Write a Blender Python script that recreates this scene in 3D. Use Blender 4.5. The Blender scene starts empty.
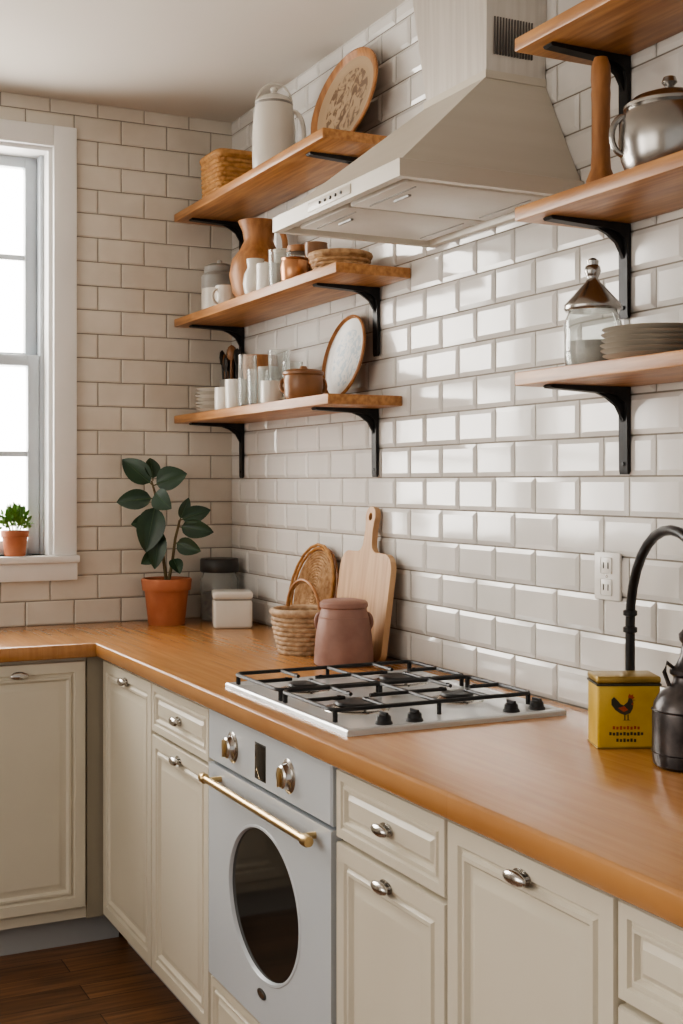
import bpy, bmesh, math, random
from mathutils import Vector, Matrix, Euler
random.seed(7)
S = bpy.context.scene
pi = math.pi

# ---------------------------------------------------------------- materials
def mat(name, col, rough=0.5, metal=0.0, **k):
    m = bpy.data.materials.new(name); m.use_nodes = True
    b = m.node_tree.nodes['Principled BSDF']
    b.inputs['Base Color'].default_value = (*col, 1)
    b.inputs['Roughness'].default_value = rough
    b.inputs['Metallic'].default_value = metal
    for kk, v in k.items():
        b.inputs[kk.replace('_', ' ')].default_value = v
    return m

def noisy(name, c1, c2, scale=8, rough=0.5, metal=0.0, stretch=(1, 1, 1), bump=0.0, detail=5, rv=0.0, bscale=None, lo=0.35, hi=0.65, coat=0, staves=None):
    m = mat(name, c1, rough, metal)
    nt = m.node_tree; N = nt.nodes; L = nt.links; b = N['Principled BSDF']
    tc = N.new('ShaderNodeTexCoord'); mp = N.new('ShaderNodeMapping')
    mp.inputs['Scale'].default_value = stretch
    L.new(tc.outputs['Object'], mp.inputs['Vector'])
    n = N.new('ShaderNodeTexNoise'); n.inputs['Scale'].default_value = scale; n.inputs['Detail'].default_value = detail
    L.new(mp.outputs[0], n.inputs['Vector'])
    r = N.new('ShaderNodeValToRGB')
    r.color_ramp.elements[0].position = lo; r.color_ramp.elements[0].color = (*c1, 1)
    r.color_ramp.elements[1].position = hi; r.color_ramp.elements[1].color = (*c2, 1)
    L.new(n.outputs['Fac'], r.inputs[0]); L.new(r.outputs[0], b.inputs['Base Color'])
    if staves:
        m2 = N.new('ShaderNodeMapping'); m2.inputs['Rotation'].default_value = (0, 0, pi / 2); L.new(tc.outputs['Object'], m2.inputs['Vector'])
        br = N.new('ShaderNodeTexBrick'); br.inputs['Scale'].default_value = 1; br.inputs['Brick Width'].default_value = .9; br.inputs['Row Height'].default_value = .045
        br.inputs['Mortar Size'].default_value = .0006; br.inputs['Color1'].default_value = (.86, .86, .86, 1); br.inputs['Color2'].default_value = (1.08, 1.08, 1.08, 1); br.inputs['Mortar'].default_value = (.7, .66, .6, 1)
        L.new(m2.outputs[0], br.inputs['Vector'])
        mx = N.new('ShaderNodeMix'); mx.data_type = 'RGBA'; mx.blend_type = 'MULTIPLY'; mx.inputs['Factor'].default_value = staves
        L.new(r.outputs[0], mx.inputs['A']); L.new(br.outputs['Color'], mx.inputs['B']); L.new(mx.outputs['Result'], b.inputs['Base Color'])
    if bump:
        n2 = N.new('ShaderNodeTexNoise'); n2.inputs['Scale'].default_value = bscale or scale * 2
        L.new(mp.outputs[0], n2.inputs['Vector'])
        bp = N.new('ShaderNodeBump'); bp.inputs['Strength'].default_value = bump; bp.inputs['Distance'].default_value = 0.002
        L.new(n2.outputs['Fac'], bp.inputs['Height']); L.new(bp.outputs[0], b.inputs['Normal'])
    if coat: b.inputs['Coat Weight'].default_value = coat; b.inputs['Coat Roughness'].default_value = 0.15
    return m

M_tile = noisy('tile_white', (0.65, 0.635, 0.61), (0.73, 0.715, 0.69), 3, 0.10, bump=0.14, bscale=14)
M_tileb = noisy('tile_cream', (0.61, 0.56, 0.485), (0.70, 0.655, 0.58), 5, 0.18, bump=0.10, bscale=14)
M_grout = noisy('grout', (0.23, 0.205, 0.175), (0.31, 0.28, 0.24), 20, 0.9)
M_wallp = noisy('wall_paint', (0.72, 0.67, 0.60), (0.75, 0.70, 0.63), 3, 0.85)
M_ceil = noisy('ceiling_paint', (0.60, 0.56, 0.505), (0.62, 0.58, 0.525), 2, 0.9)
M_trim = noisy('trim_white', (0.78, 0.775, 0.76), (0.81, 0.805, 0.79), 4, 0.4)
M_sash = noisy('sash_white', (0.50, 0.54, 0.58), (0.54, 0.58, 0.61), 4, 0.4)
M_count = noisy('counter_wood', (0.36, 0.162, 0.055), (0.49, 0.250, 0.095), 6, 0.25, stretch=(11, 0.6, 1), bump=0.08, coat=0.3, lo=0.2, hi=0.8, staves=.45)
M_shelf = noisy('shelf_wood', (0.29, 0.120, 0.038), (0.52, 0.26, 0.095), 7, 0.38, stretch=(12, 0.8, 12), bump=0.12, lo=0.3, hi=0.7)
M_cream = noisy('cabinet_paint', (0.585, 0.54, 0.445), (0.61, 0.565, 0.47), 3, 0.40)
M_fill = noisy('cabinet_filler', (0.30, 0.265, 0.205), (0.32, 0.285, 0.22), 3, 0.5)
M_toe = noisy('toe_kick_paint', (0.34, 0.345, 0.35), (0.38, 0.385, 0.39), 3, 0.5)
M_dark = noisy('dark_gap', (0.03, 0.027, 0.023), (0.04, 0.036, 0.03), 3, 0.8)
M_slot = noisy('vent_slot_shade', (0.10, 0.092, 0.085), (0.13, 0.12, 0.11), 3, 0.8)
M_oven = noisy('oven_enamel', (0.49, 0.525, 0.56), (0.51, 0.545, 0.58), 3, 0.26)
M_ovglass = noisy('oven_glass', (0.014, 0.012, 0.010), (0.022, 0.019, 0.016), 3, 0.06)
M_brass = noisy('brass', (0.55, 0.40, 0.20), (0.62, 0.47, 0.26), 30, 0.28, 1.0)
M_chrome = noisy('brushed_nickel', (0.50, 0.485, 0.46), (0.60, 0.585, 0.56), 30, 0.22, 1.0)
M_hood = noisy('hood_cream_enamel', (0.585, 0.54, 0.46), (0.61, 0.565, 0.485), 3, 0.36, 0.0, stretch=(1, 1, 12))
M_chim = noisy('chimney_steel', (0.60, 0.57, 0.53), (0.69, 0.66, 0.62), 5, 0.28, 0.6, stretch=(14, 14, 0.6))
M_filter = noisy('hood_filter', (0.62, 0.59, 0.535), (0.67, 0.64, 0.585), 10, 0.4, 0.0)
M_black = noisy('iron_black', (0.012, 0.012, 0.013), (0.024, 0.024, 0.025), 30, 0.42, 0.3, bump=0.1)
M_hobw = noisy('hob_enamel', (0.60, 0.62, 0.63), (0.64, 0.66, 0.67), 4, 0.2, 0.3)
M_white = noisy('ceramic_white', (0.66, 0.63, 0.57), (0.74, 0.71, 0.65), 6, 0.22)
M_cer2 = noisy('ceramic_offwhite', (0.46, 0.42, 0.36), (0.58, 0.54, 0.47), 12, 0.3)
M_terra = noisy('terracotta', (0.38, 0.125, 0.058), (0.48, 0.18, 0.088), 12, 0.75, bump=0.2)
M_soil = noisy('soil', (0.02, 0.013, 0.008), (0.05, 0.03, 0.02), 60, 0.95, bump=0.6)
M_leafd = noisy('leaf_dark', (0.010, 0.030, 0.018), (0.022, 0.060, 0.028), 10, 0.36)
M_leafl = noisy('leaf_light', (0.08, 0.20, 0.03), (0.17, 0.33, 0.07), 30, 0.5)
M_vein = noisy('leaf_vein', (0.04, 0.085, 0.035), (0.06, 0.11, 0.04), 30, 0.5)
M_stem = noisy('stem', (0.10, 0.07, 0.03), (0.14, 0.11, 0.05), 20, 0.7)
M_wick = noisy('wicker', (0.30, 0.165, 0.075), (0.50, 0.32, 0.17), 60, 0.7, bump=0.3)
M_wickl = noisy('wicker_light', (0.36, 0.245, 0.15), (0.54, 0.39, 0.255), 60, 0.7, bump=0.3)
M_wicko = noisy('wicker_orange', (0.36, 0.17, 0.055), (0.52, 0.28, 0.10), 60, 0.65, bump=0.3)
M_board = noisy('board_wood', (0.44, 0.255, 0.13), (0.58, 0.37, 0.205), 8, 0.5, stretch=(3, 9, 0.8), bump=0.1)
M_pot = noisy('pot_mauve', (0.235, 0.120, 0.090), (0.32, 0.175, 0.135), 14, 0.5, bump=0.15)
M_brown = noisy('brown_wood', (0.27, 0.115, 0.04), (0.43, 0.20, 0.075), 9, 0.45, stretch=(6, 6, 1), bump=0.1)
M_brownc = noisy('brown_ceramic', (0.22, 0.105, 0.045), (0.32, 0.16, 0.075), 12, 0.3)
M_copper = noisy('copper', (0.50, 0.24, 0.12), (0.62, 0.33, 0.18), 12, 0.3, 0.9)
M_greyc = noisy('grey_ceramic', (0.24, 0.23, 0.21), (0.34, 0.33, 0.31), 12, 0.35)
M_yel = noisy('tin_yellow', (0.50, 0.33, 0.035), (0.62, 0.43, 0.07), 14, 0.4, bump=0.05)
M_yelo = noisy('tin_lid', (0.30, 0.20, 0.05), (0.40, 0.28, 0.08), 24, 0.35, 0.5)
M_ink = noisy('tin_print', (0.03, 0.03, 0.02), (0.06, 0.05, 0.03), 60, 0.5)
M_red = noisy('tin_red', (0.36, 0.06, 0.02), (0.42, 0.09, 0.03), 60, 0.5)
M_bottle = noisy('kettle_dark_metal', (0.028, 0.026, 0.028), (0.10, 0.088, 0.085), 26, 0.30, 0.6, bump=0.25)
M_silver = noisy('pewter', (0.34, 0.325, 0.31), (0.50, 0.48, 0.45), 9, 0.24, 1.0)
M_lidblk = noisy('lid_black', (0.03, 0.028, 0.026), (0.05, 0.045, 0.04), 14, 0.4)
M_outl = noisy('outlet_plastic', (0.72, 0.71, 0.68), (0.74, 0.73, 0.70), 14, 0.35)
M_glass = mat('clear_glass', (0.93, 0.96, 0.95), 0.03, 0, Transmission_Weight=0.9, IOR=1.3)
M_jarc = noisy('jar_contents', (0.40, 0.38, 0.35), (0.60, 0.57, 0.52), 30, 0.7)
M_beans = noisy('coffee_beans', (0.04, 0.027, 0.02), (0.20, 0.15, 0.11), 90, 0.6, bump=.5)

def plate_mat(name, base, deco, k1, r_in, r_out, sc=(1, 1, 1)):
    # glazed floral decoration with painted bands, in the plate's own object space
    m = mat(name, base, 0.35); nt = m.node_tree; N = nt.nodes; L = nt.links; b = N['Principled BSDF']
    tc = N.new('ShaderNodeTexCoord'); v = N.new('ShaderNodeTexNoise'); v.inputs['Scale'].default_value = k1; v.inputs['Detail'].default_value = 2; v.inputs['Distortion'].default_value = 1.2
    L.new(tc.outputs['Object'], v.inputs['Vector'])
    r = N.new('ShaderNodeValToRGB'); r.color_ramp.elements[0].position = 0.48; r.color_ramp.elements[0].color = (*base, 1)
    r.color_ramp.elements[1].position = 0.58; r.color_ramp.elements[1].color = (*deco, 1)
    L.new(v.outputs['Fac'], r.inputs[0])
    mp = N.new('ShaderNodeMapping'); mp.inputs['Scale'].default_value = sc; L.new(tc.outputs['Object'], mp.inputs['Vector'])
    ln = N.new('ShaderNodeVectorMath'); ln.operation = 'LENGTH'; L.new(mp.outputs[0], ln.inputs[0])
    rr = N.new('ShaderNodeValToRGB'); rr.color_ramp.interpolation = 'CONSTANT'
    e = rr.color_ramp.elements; e[0].position = 0; e[0].color = (1, 1, 1, 1); e[1].position = r_in; e[1].color = (0, 0, 0, 1)
    for p, c_ in ((r_out, .0), (r_out + .004, 1), (r_out + .007, 0)):
        q = e.new(p); q.color = (c_, c_, c_, 1)
    L.new(ln.outputs['Value'], rr.inputs[0])
    m1 = N.new('ShaderNodeMix'); m1.data_type = 'RGBA'; m1.inputs['A'].default_value = (*base, 1)
    L.new(rr.outputs[0], m1.inputs['Factor']); L.new(r.outputs[0], m1.inputs['B'])
    L.new(m1.outputs['Result'], b.inputs['Base Color'])
    return m
M_plat = plate_mat('platter_painted', (0.38, 0.27, 0.165), (0.13, 0.075, 0.04), 34, .088, .098, (1, .75, 1))
M_pl2 = plate_mat('plate_painted', (0.62, 0.61, 0.58), (0.34, 0.41, 0.45), 46, .075, .09)

# floor planks
M_floor = mat('floor_planks', (0.1, 0.05, 0.02), 0.38)
nt = M_floor.node_tree; N = nt.nodes; L = nt.links; b = N['Principled BSDF']
tc = N.new('ShaderNodeTexCoord'); br = N.new('ShaderNodeTexBrick')
br.inputs['Scale'].default_value = 1; br.inputs['Brick Width'].default_value = 1.4; br.inputs['Row Height'].default_value = 0.10
br.inputs['Mortar Size'].default_value = 0.0014; br.inputs['Color1'].default_value = (0.15, 0.070, 0.032, 1)
br.inputs['Color2'].default_value = (0.26, 0.128, 0.060, 1); br.inputs['Mortar'].default_value = (0.02, 0.011, 0.006, 1)
L.new(tc.outputs['Object'], br.inputs['Vector'])
mp = N.new('ShaderNodeMapping'); mp.inputs['Scale'].default_value = (1.2, 16, 1); L.new(tc.outputs['Object'], mp.inputs['Vector'])
nz = N.new('ShaderNodeTexNoise'); nz.inputs['Scale'].default_value = 4; nz.inputs['Detail'].default_value = 8; L.new(mp.outputs[0], nz.inputs['Vector'])
mx = N.new('ShaderNodeMix'); mx.data_type = 'RGBA'; mx.blend_type = 'MULTIPLY'; mx.inputs['Factor'].default_value = 0.8
cr = N.new('ShaderNodeValToRGB'); cr.color_ramp.elements[0].position = .3; cr.color_ramp.elements[0].color = (.3, .3, .3, 1)
cr.color_ramp.elements[1].position = .7; cr.color_ramp.elements[1].color = (1.3, 1.3, 1.3, 1)
L.new(nz.outputs['Fac'], cr.inputs[0]); L.new(br.outputs['Color'], mx.inputs['A']); L.new(cr.outputs[0], mx.inputs['B'])
L.new(mx.outputs['Result'], b.inputs['Base Color'])

# window pane
M_pane = bpy.data.materials.new('window_pane'); M_pane.use_nodes = True
nt = M_pane.node_tree; N = nt.nodes; L = nt.links; N.remove(N['Principled BSDF'])
tr = N.new('ShaderNodeBsdfTransparent'); gl = N.new('ShaderNodeBsdfGlossy'); gl.inputs['Roughness'].default_value = 0.02
ms = N.new('ShaderNodeMixShader'); ms.inputs[0].default_value = 0.04
L.new(tr.outputs[0], ms.inputs[1]); L.new(gl.outputs[0], ms.inputs[2]); L.new(ms.outputs[0], N['Material Output'].inputs['Surface'])

# ---------------------------------------------------------------- mesh builder
class MB:
    def __init__(s, name, origin=(0, 0, 0)):
        s.name = name; s.o = Vector(origin); s.v = []; s.f = []; s.mi = []; s.mats = []
    def midx(s, m):
        if m not in s.mats: s.mats.append(m)
        return s.mats.index(m)
    def add(s, vs, fs, m, M=None):
        b = len(s.v); i = s.midx(m)
        for p in vs:
            p = Vector(p)
            s.v.append(M @ p if M is not None else p)
        for f in fs:
            s.f.append([b + k for k in f]); s.mi.append(i)
    def bm(s, bm, m, M=None):
        bm.verts.index_update()
        s.add([v.co.copy() for v in bm.verts], [[v.index for v in f.verts] for f in bm.faces], m, M); bm.free()
    def box(s, a, b, m, bev=0.0, seg=2, M=None):
        bm = bmesh.new(); bmesh.ops.create_cube(bm, size=1)
        for v in bm.verts:
            v.co = Vector([(a[i] + b[i]) / 2 + v.co[i] * abs(b[i] - a[i]) for i in range(3)])
        if bev > 0:
            bmesh.ops.bevel(bm, geom=list(bm.edges), offset=bev, segments=seg, profile=0.5, affect='EDGES')
        s.bm(bm, m, M)
    def hexa(s, b4, t4, m, M=None):
        s.add(list(b4) + list(t4), [(3, 2, 1, 0), (4, 5, 6, 7), (0, 1, 5, 4), (1, 2, 6, 5), (2, 3, 7, 6), (3, 0, 4, 7)], m, M)
    def lathe(s, prof, c, m, seg=40, M=None, sx=1, sy=1):
        vs = []; fs = []; n = len(prof)
        T = Matrix.Translation(c)
        if M is not None: T = T @ M
        for r, z in prof:
            for k in range(seg):
                a = 2 * pi * k / seg
                vs.append((max(r, 1e-5) * math.cos(a) * sx, max(r, 1e-5) * math.sin(a) * sy, z))
        for i in range(n - 1):
            for k in range(seg):
                k2 = (k + 1) % seg
                fs.append((i * seg + k, i * seg + k2, (i + 1) * seg + k2, (i + 1) * seg + k))
        if prof[0][0] > 1e-4: fs.append(tuple(reversed(range(seg))))
        if prof[-1][0] > 1e-4: fs.append(tuple((n - 1) * seg + k for k in range(seg)))
        s.add(vs, fs, m, T)
    def tube(s, pts, r, m, seg=8, closed=False, M=None, flat=None):
        P = [Vector(p) for p in pts]; n = len(P); R = r if isinstance(r, (list, tuple)) else [r] * n
        vs = []; fs = []; prev = None
        for i in range(n):
            if closed: t = P[(i + 1) % n] - P[(i - 1) % n]
            else: t = P[min(i + 1, n - 1)] - P[max(i - 1, 0)]
            t.normalize()
            if prev is None:
                u = Vector((0, 0, 1)) if abs(t.z) < 0.9 else Vector((1, 0, 0))
            else: u = prev
            u = (u - t * u.dot(t)).normalized(); w = t.cross(u); prev = u
            for k in range(seg):
                a = 2 * pi * k / seg
                vs.append(P[i] + (u * math.cos(a) + w * math.sin(a) * (flat or 1)) * R[i])
        for i in range(n if closed else n - 1):
            j = (i + 1) % n
            for k in range(seg):
                k2 = (k + 1) % seg
                fs.append((i * seg + k, i * seg + k2, j * seg + k2, j * seg + k))
        if not closed:
            fs.append(tuple(reversed(range(seg)))); fs.append(tuple((n - 1) * seg + k for k in range(seg)))
        s.add(vs, fs, m, M)
    def poly(s, pts2, w0, w1, m, M=None):
        n = len(pts2)
        vs = [(p[0], p[1], w0) for p in pts2] + [(p[0], p[1], w1) for p in pts2]
        fs = [tuple(reversed(range(n))), tuple(range(n, 2 * n))]
        for i in range(n):
            j = (i + 1) % n; fs.append((i, j, n + j, n + i))
        s.add(vs, fs, m, M)
    def rings(s, u0, v0, u1, v1, prof, m, M=None):
        vs = []; fs = []
        for ins, w in prof:
            vs += [(u0 + ins, v0 + ins, w), (u1 - ins, v0 + ins, w), (u1 - ins, v1 - ins, w), (u0 + ins, v1 - ins, w)]
        for i in range(len(prof) - 1):
            for k in range(4):
                k2 = (k + 1) % 4
                fs.append((i * 4 + k, i * 4 + k2, (i + 1) * 4 + k2, (i + 1) * 4 + k))
        q = (len(prof) - 1) * 4; fs.append((q, q + 1, q + 2, q + 3)); fs.append((3, 2, 1, 0))
        s.add(vs, fs, m, M)
    def done(s, ang=38, parent=None):
        me = bpy.data.meshes.new(s.name)
        me.from_pydata([tuple(v - s.o) for v in s.v], [], s.f)
        for m in s.mats: me.materials.append(m)
        for p, i in zip(me.polygons, s.mi): p.material_index = i; p.use_smooth = True
        me.update(); bm = bmesh.new(); bm.from_mesh(me); bmesh.ops.recalc_face_normals(bm, faces=bm.faces); bm.to_mesh(me); bm.free()
        me.set_sharp_from_angle(angle=math.radians(ang))
        o = bpy.data.objects.new(s.name, me); o.location = s.o
        S.collection.objects.link(o)
        if parent: o.parent = parent
        return o

def frame(o, u, v, w):
    return Matrix(((u[0], v[0], w[0], o[0]), (u[1], v[1], w[1], o[1]), (u[2], v[2], w[2], o[2]), (0, 0, 0, 1)))

FL = 0.04; CT = 0.91; CEIL = 2.57
YEND = -4.9; XEND = -3.3

# ---------------------------------------------------------------- tiled walls
def tiles(mb, u0, u1, v0, v1, hole, m, M, ins, h, g=0.0017):
    W, H = 0.1535, 0.0770
    row = 0; v = v0
    while v < v1 - 0.002:
        off = -(W / 2 if row % 2 else 0) - W
        u = u0 + off
        while u < u1:
            rects = [(max(u + g, u0), v + g, min(u + W - g, u1), min(v + H - g, v1))]
            if hole:
                a, b_, c, d = rects[0]; hu0, hv0, hu1, hv1 = hole
                if a < hu1 and c > hu0 and b_ < hv1 and d > hv0:
                    rects = []
                    if a < hu0: rects.append((a, b_, hu0, d))
                    if c > hu1: rects.append((hu1, b_, c, d))
                    a2, c2 = max(a, hu0), min(c, hu1)
                    if b_ < hv0: rects.append((a2, b_, c2, hv0))
                    if d > hv1: rects.append((a2, hv1, c2, d))
            for a, b_, c, d in rects:
                if c - a < 0.004 or d - b_ < 0.004: continue
                i = min(ins, (c - a) * .3, (d - b_) * .3)
                t1, t2 = random.gauss(0, 0.00026), random.gauss(0, 0.00026); e = random.gauss(0, .00015)
                vs = [(a, b_, 0), (c, b_, 0), (c, d, 0), (a, d, 0)]
                e0 = 0.0018
                vs += [(a, b_, e0), (c, b_, e0), (c, d, e0), (a, d, e0)]
                vs += [(a + i, b_ + i, h + t1 + t2 + e), (c - i, b_ + i, h - t1 + t2 + e), (c - i, d - i, h - t1 - t2 + e), (a + i, d - i, h + t1 - t2 + e)]
                fs = []
                for L0 in (0, 4):
                    for k in range(4):
                        k2 = (k + 1) % 4; fs.append((L0 + k, L0 + k2, L0 + 4 + k2, L0 + 4 + k))
                fs.append((8, 9, 10, 11))
                mb.add(vs, fs, m, M)
            u += W
        v += H; row += 1

MR = frame((0, 0, 0), (0, -1, 0), (0, 0, 1), (-1, 0, 0))      # u = distance from corner toward camera
w = MB('wall_right')
w.box((0.0, YEND, FL), (0.12, 0.15, CEIL), M_grout)
tiles(w, 0.0, -YEND, CT, CEIL, None, M_tile, MR, 0.0095, 0.0057)
w.done(5)
HX0, HX1, HZ0, HZ1 = -1.98, -0.607, 1.13, 2.415
MBk = frame((0, 0, 0), (1, 0, 0), (0, 0, 1), (0, -1, 0))
w = MB('wall_back')
w.box((XEND, 0, FL), (HX0, 0.15, CEIL), M_grout); w.box((HX1, 0, FL), (0.0, 0.15, CEIL), M_grout)
w.box((HX0, 0, FL), (HX1, 0.15, HZ0), M_grout); w.box((HX0, 0, HZ1), (HX1, 0.15, CEIL), M_grout)
tiles(w, XEND, 0, CT, CEIL, (HX0, HZ0, HX1, HZ1), M_tileb, MBk, 0.0040, 0.0036, .0016)
w.done(5)
w = MB('wall_left')
w.box((XEND - 0.12, -1.0, FL), (XEND, 0.15, CEIL), M_wallp); w.box((XEND - 0.12, YEND, FL), (XEND, -3.6, CEIL), M_wallp)
w.box((XEND - 0.12, -3.6, FL), (XEND, -1.0, 0.95), M_wallp); w.box((XEND - 0.12, -3.6, 2.35), (XEND, -1.0, CEIL), M_wallp)  # unseen opening, added to let side light onto the cabinets
w.done()
f = MB('floor'); f.box((XEND - .12, YEND, FL - 0.05), (0.12, 0.15, FL), M_floor); f.done()
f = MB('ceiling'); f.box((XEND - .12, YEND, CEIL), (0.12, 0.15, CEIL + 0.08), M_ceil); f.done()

# ---------------------------------------------------------------- window on the back wall
wn = MB('window_1', (-1.29, 0, 1.75))
wn.box((HX1 - 0.012, -0.002, HZ0), (HX1, 0.15, HZ1), M_trim); wn.box((HX0, -0.002, HZ0), (HX0 + 0.012, 0.15, HZ1), M_trim)
wn.box((HX0 + .012, -0.002, HZ1 - 0.012), (HX1 - .012, 0.15, HZ1), M_trim)
wn.box((HX1, -0.024, HZ0), (-0.534, 0.0, 2.481), M_trim, 0.003); wn.box((HX0 - .08, -0.024, HZ0), (HX0, 0.0, 2.481), M_trim, 0.003)
wn.box((HX0, -0.024, HZ1), (HX1, 0.0, 2.481), M_trim, 0.003)
wn.box((HX0 - .09, -0.05, HZ0 - 0.022), (-0.530, 0.15, HZ0), M_trim, 0.004)
wn.box((HX0 - .08, -0.034, HZ0 - 0.078), (-0.534, 0.0, HZ0 - 0.022), M_trim, 0.003)
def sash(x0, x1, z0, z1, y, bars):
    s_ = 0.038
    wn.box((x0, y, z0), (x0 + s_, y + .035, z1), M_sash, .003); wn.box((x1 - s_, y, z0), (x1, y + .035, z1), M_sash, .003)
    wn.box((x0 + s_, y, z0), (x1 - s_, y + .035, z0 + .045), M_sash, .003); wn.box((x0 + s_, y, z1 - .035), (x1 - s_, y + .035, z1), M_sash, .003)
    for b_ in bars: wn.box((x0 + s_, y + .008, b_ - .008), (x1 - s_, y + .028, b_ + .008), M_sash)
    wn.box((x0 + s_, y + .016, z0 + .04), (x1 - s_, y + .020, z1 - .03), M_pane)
mid = -1.29
wn.box((mid - .035, 0.0, HZ0), (mid + .035, 0.15, HZ1 - .012), M_trim, .003)
for a, b_ in ((HX0 + .012, mid - .035), (mid + .035, HX1 - .012)):
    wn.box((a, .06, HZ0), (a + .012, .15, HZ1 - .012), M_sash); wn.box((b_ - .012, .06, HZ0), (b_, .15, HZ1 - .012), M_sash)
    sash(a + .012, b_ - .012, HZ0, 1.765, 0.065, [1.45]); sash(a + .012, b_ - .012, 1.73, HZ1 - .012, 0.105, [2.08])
    wn.box(((a + b_) / 2 - .03, .045, 1.765), ((a + b_) / 2 + .03, .07, 1.78), M_brass, .003)
wn.done()

# ---------------------------------------------------------------- base cabinets
FX = -0.558; FY = -0.452    # carcass front planes (doors stand 18 mm proud)
DP = [(0, 0), (0, .014), (.002, .018), (.030, .018), (.034, .0125), (.038, .0125), (.042, .0178), (.048, .0178), (.054, .0105), (.059, .0105), (.072, .0165), (.076, .0165)]
DR = [(0, 0), (0, .014), (.002, .018), (.018, .018), (.021, .013), (.024, .013), (.027, .0178), (.031, .0178), (.035, .011), (.038, .011), (.046, .0165), (.048, .0165)]
def lathe_data(prof, seg):
    vs = []; fs = []
    for r, z in prof:
        for k in range(seg):
            a = 2 * pi * k / seg; vs.append((max(r, 1e-5) * math.cos(a), max(r, 1e-5) * math.sin(a), z))
    for i in range(len(prof) - 1):
        for k in range(seg):
            k2 = (k + 1) % seg; fs.append((i * seg + k, i * seg + k2, (i + 1) * seg + k2, (i + 1) * seg + k))
    return vs, fs
def knob(mb, M, u, v, w0=.018):
    for du in (-.011, .011):
        mb.tube([(u + du, v, w0 - .002), (u + du, v, w0 + .012)], .0032, M_chrome, 8, M=M)
    T = M @ Matrix.Translation((u, v, w0 + .013)) @ Matrix.Diagonal((1, .40, .30, 1))
    prof = [(.026 * math.sin(t), -.026 * math.cos(t)) for t in [pi * k / 10 for k in range(11)]]
    mb.add(*lathe_data(prof, 24), M_chrome, T)
    mb.add(*lathe_data([(.022, 0), (.022, .002), (.001, .0022)], 24), M_chrome, M @ Matrix.Translation((u, v, w0 - .001)) @ Matrix.Diagonal((1, .5, 1, 1)))
MFR = frame((FX, 0, 0), (0, -1, 0), (0, 0, 1), (-1, 0, 0))
MFB = frame((0, FY, 0), (1, 0, 0), (0, 0, 1), (0, -1, 0))
OV0, OV1 = 1.345, 1.975
def base_run(name, segs, u_start, u_end):
    c = MB(name, (FX, -(u_start + u_end) / 2, FL))
    c.box((FX, -u_end, 0.13), (-0.02, -u_start, 0.868), M_cream)
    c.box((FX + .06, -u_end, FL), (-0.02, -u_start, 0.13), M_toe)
    for kind, a, b_ in segs:
        g = .003
        if kind == 'door':
            c.rings(a + g, .14, b_ - g, .858, DP, M_cream, MFR); knob(c, MFR, (a + b_) / 2, .828)
        if kind == 'dd':
            c.rings(a + g, .738, b_ - g, .858, DR, M_cream, MFR); knob(c, MFR, (a + b_) / 2, .796)
            c.rings(a + g, .14, b_ - g, .730, DP, M_cream, MFR); knob(c, MFR, (a + b_) / 2, .703)
        if kind == 'd3':
            for z0, z1 in ((.738, .858), (.45, .730), (.14, .442)):
                c.rings(a + g, z0, b_ - g, z1, DR if z1 > .8 else DP, M_cream, MFR); knob(c, MFR, (a + b_) / 2, (z0 + z1) / 2)
    c.done(30)
base_run('base_cabinet', [('door', .475, .925), ('dd', .925, 1.340)], .455, 1.342)
base_run('base_cabinet', [('dd', 1.980, 2.357), ('door', 2.357, 2.755), ('d3', 2.755, 3.20), ('door', 3.20, 3.62)], 1.978, 3.62)
c = MB('base_cabinet', (-1.4, FY, FL))
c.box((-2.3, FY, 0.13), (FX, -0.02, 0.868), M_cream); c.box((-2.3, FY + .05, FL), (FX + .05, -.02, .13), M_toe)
c.box((FX, FY, 0.13), (-.02, -.02, .868), M_cream)
c.box((-.618, FY - .010, .13), (FX - .012, FY, .868), M_fill)
x = -.620
for k in range(3):
    c.rings(x - .52 + .003, .165, x - .003, .858, DP, M_cream, MFB)
    knob(c, MFB, x - .19 if k == 0 else x - .26, .828); x -= .52
c.done(30)

# ---------------------------------------------------------------- countertop (L shape)
ct = MB('countertop', (-.3, -1.5, CT))
def Lpoly(o): return [(-.0075, -.0042), (-.0075, -3.64), (-.600 + o, -3.64), (-.600 + o, -.492 + o), (-2.32, -.492 + o), (-2.32, -.0042)]
prof = [(.004, .8695), (0, .8735), (0, CT - .006), (.0018, CT - .0018), (.006, CT)]
vs = []; fs = []
for o, z in prof: vs += [(p[0], p[1], z) for p in Lpoly(o)]
for i in range(len(prof) - 1):
    for k in range(6):
        k2 = (k + 1) % 6; fs.append((i * 6 + k, i * 6 + k2, (i + 1) * 6 + k2, (i + 1) * 6 + k))
n = len(prof) - 1
for base in (0, n * 6):
    fs.append((base + 0, base + 1, base + 2, base + 3)); fs.append((base + 0, base + 3, base + 4, base + 5))
ct.add(vs, fs, M_count); ct.done(50)

# ---------------------------------------------------------------- oven
ov = MB('built_in_oven', (FX, -1.66, .5))
ov.box((FX, -OV1 + .003, .13), (-.03, -OV0 - .003, .868), M_dark)
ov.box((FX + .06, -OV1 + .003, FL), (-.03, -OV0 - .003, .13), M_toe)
ov.rings(OV0 + .004, .752, OV1 - .004, .866, [(0, 0), (0, .018), (.003, .022), (.006, .022)], M_oven, MFR)
a0, a1, z0, z1 = OV0 + .004, OV1 - .004, .282, .745
cu, cv, ru, rv = 1.655, .521, .178, .146
nn = 96
outer = []
for k in range(nn):
    t = 2 * pi * k / nn; dx, dy = math.cos(t), math.sin(t)
    sx = ((a1 - cu) if dx > 0 else (cu - a0)) / max(abs(dx), 1e-6); sy = ((z1 - cv) if dy > 0 else (cv - z0)) / max(abs(dy), 1e-6)
    q = min(sx, sy); outer.append((cu + dx * q, cv + dy * q))
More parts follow.
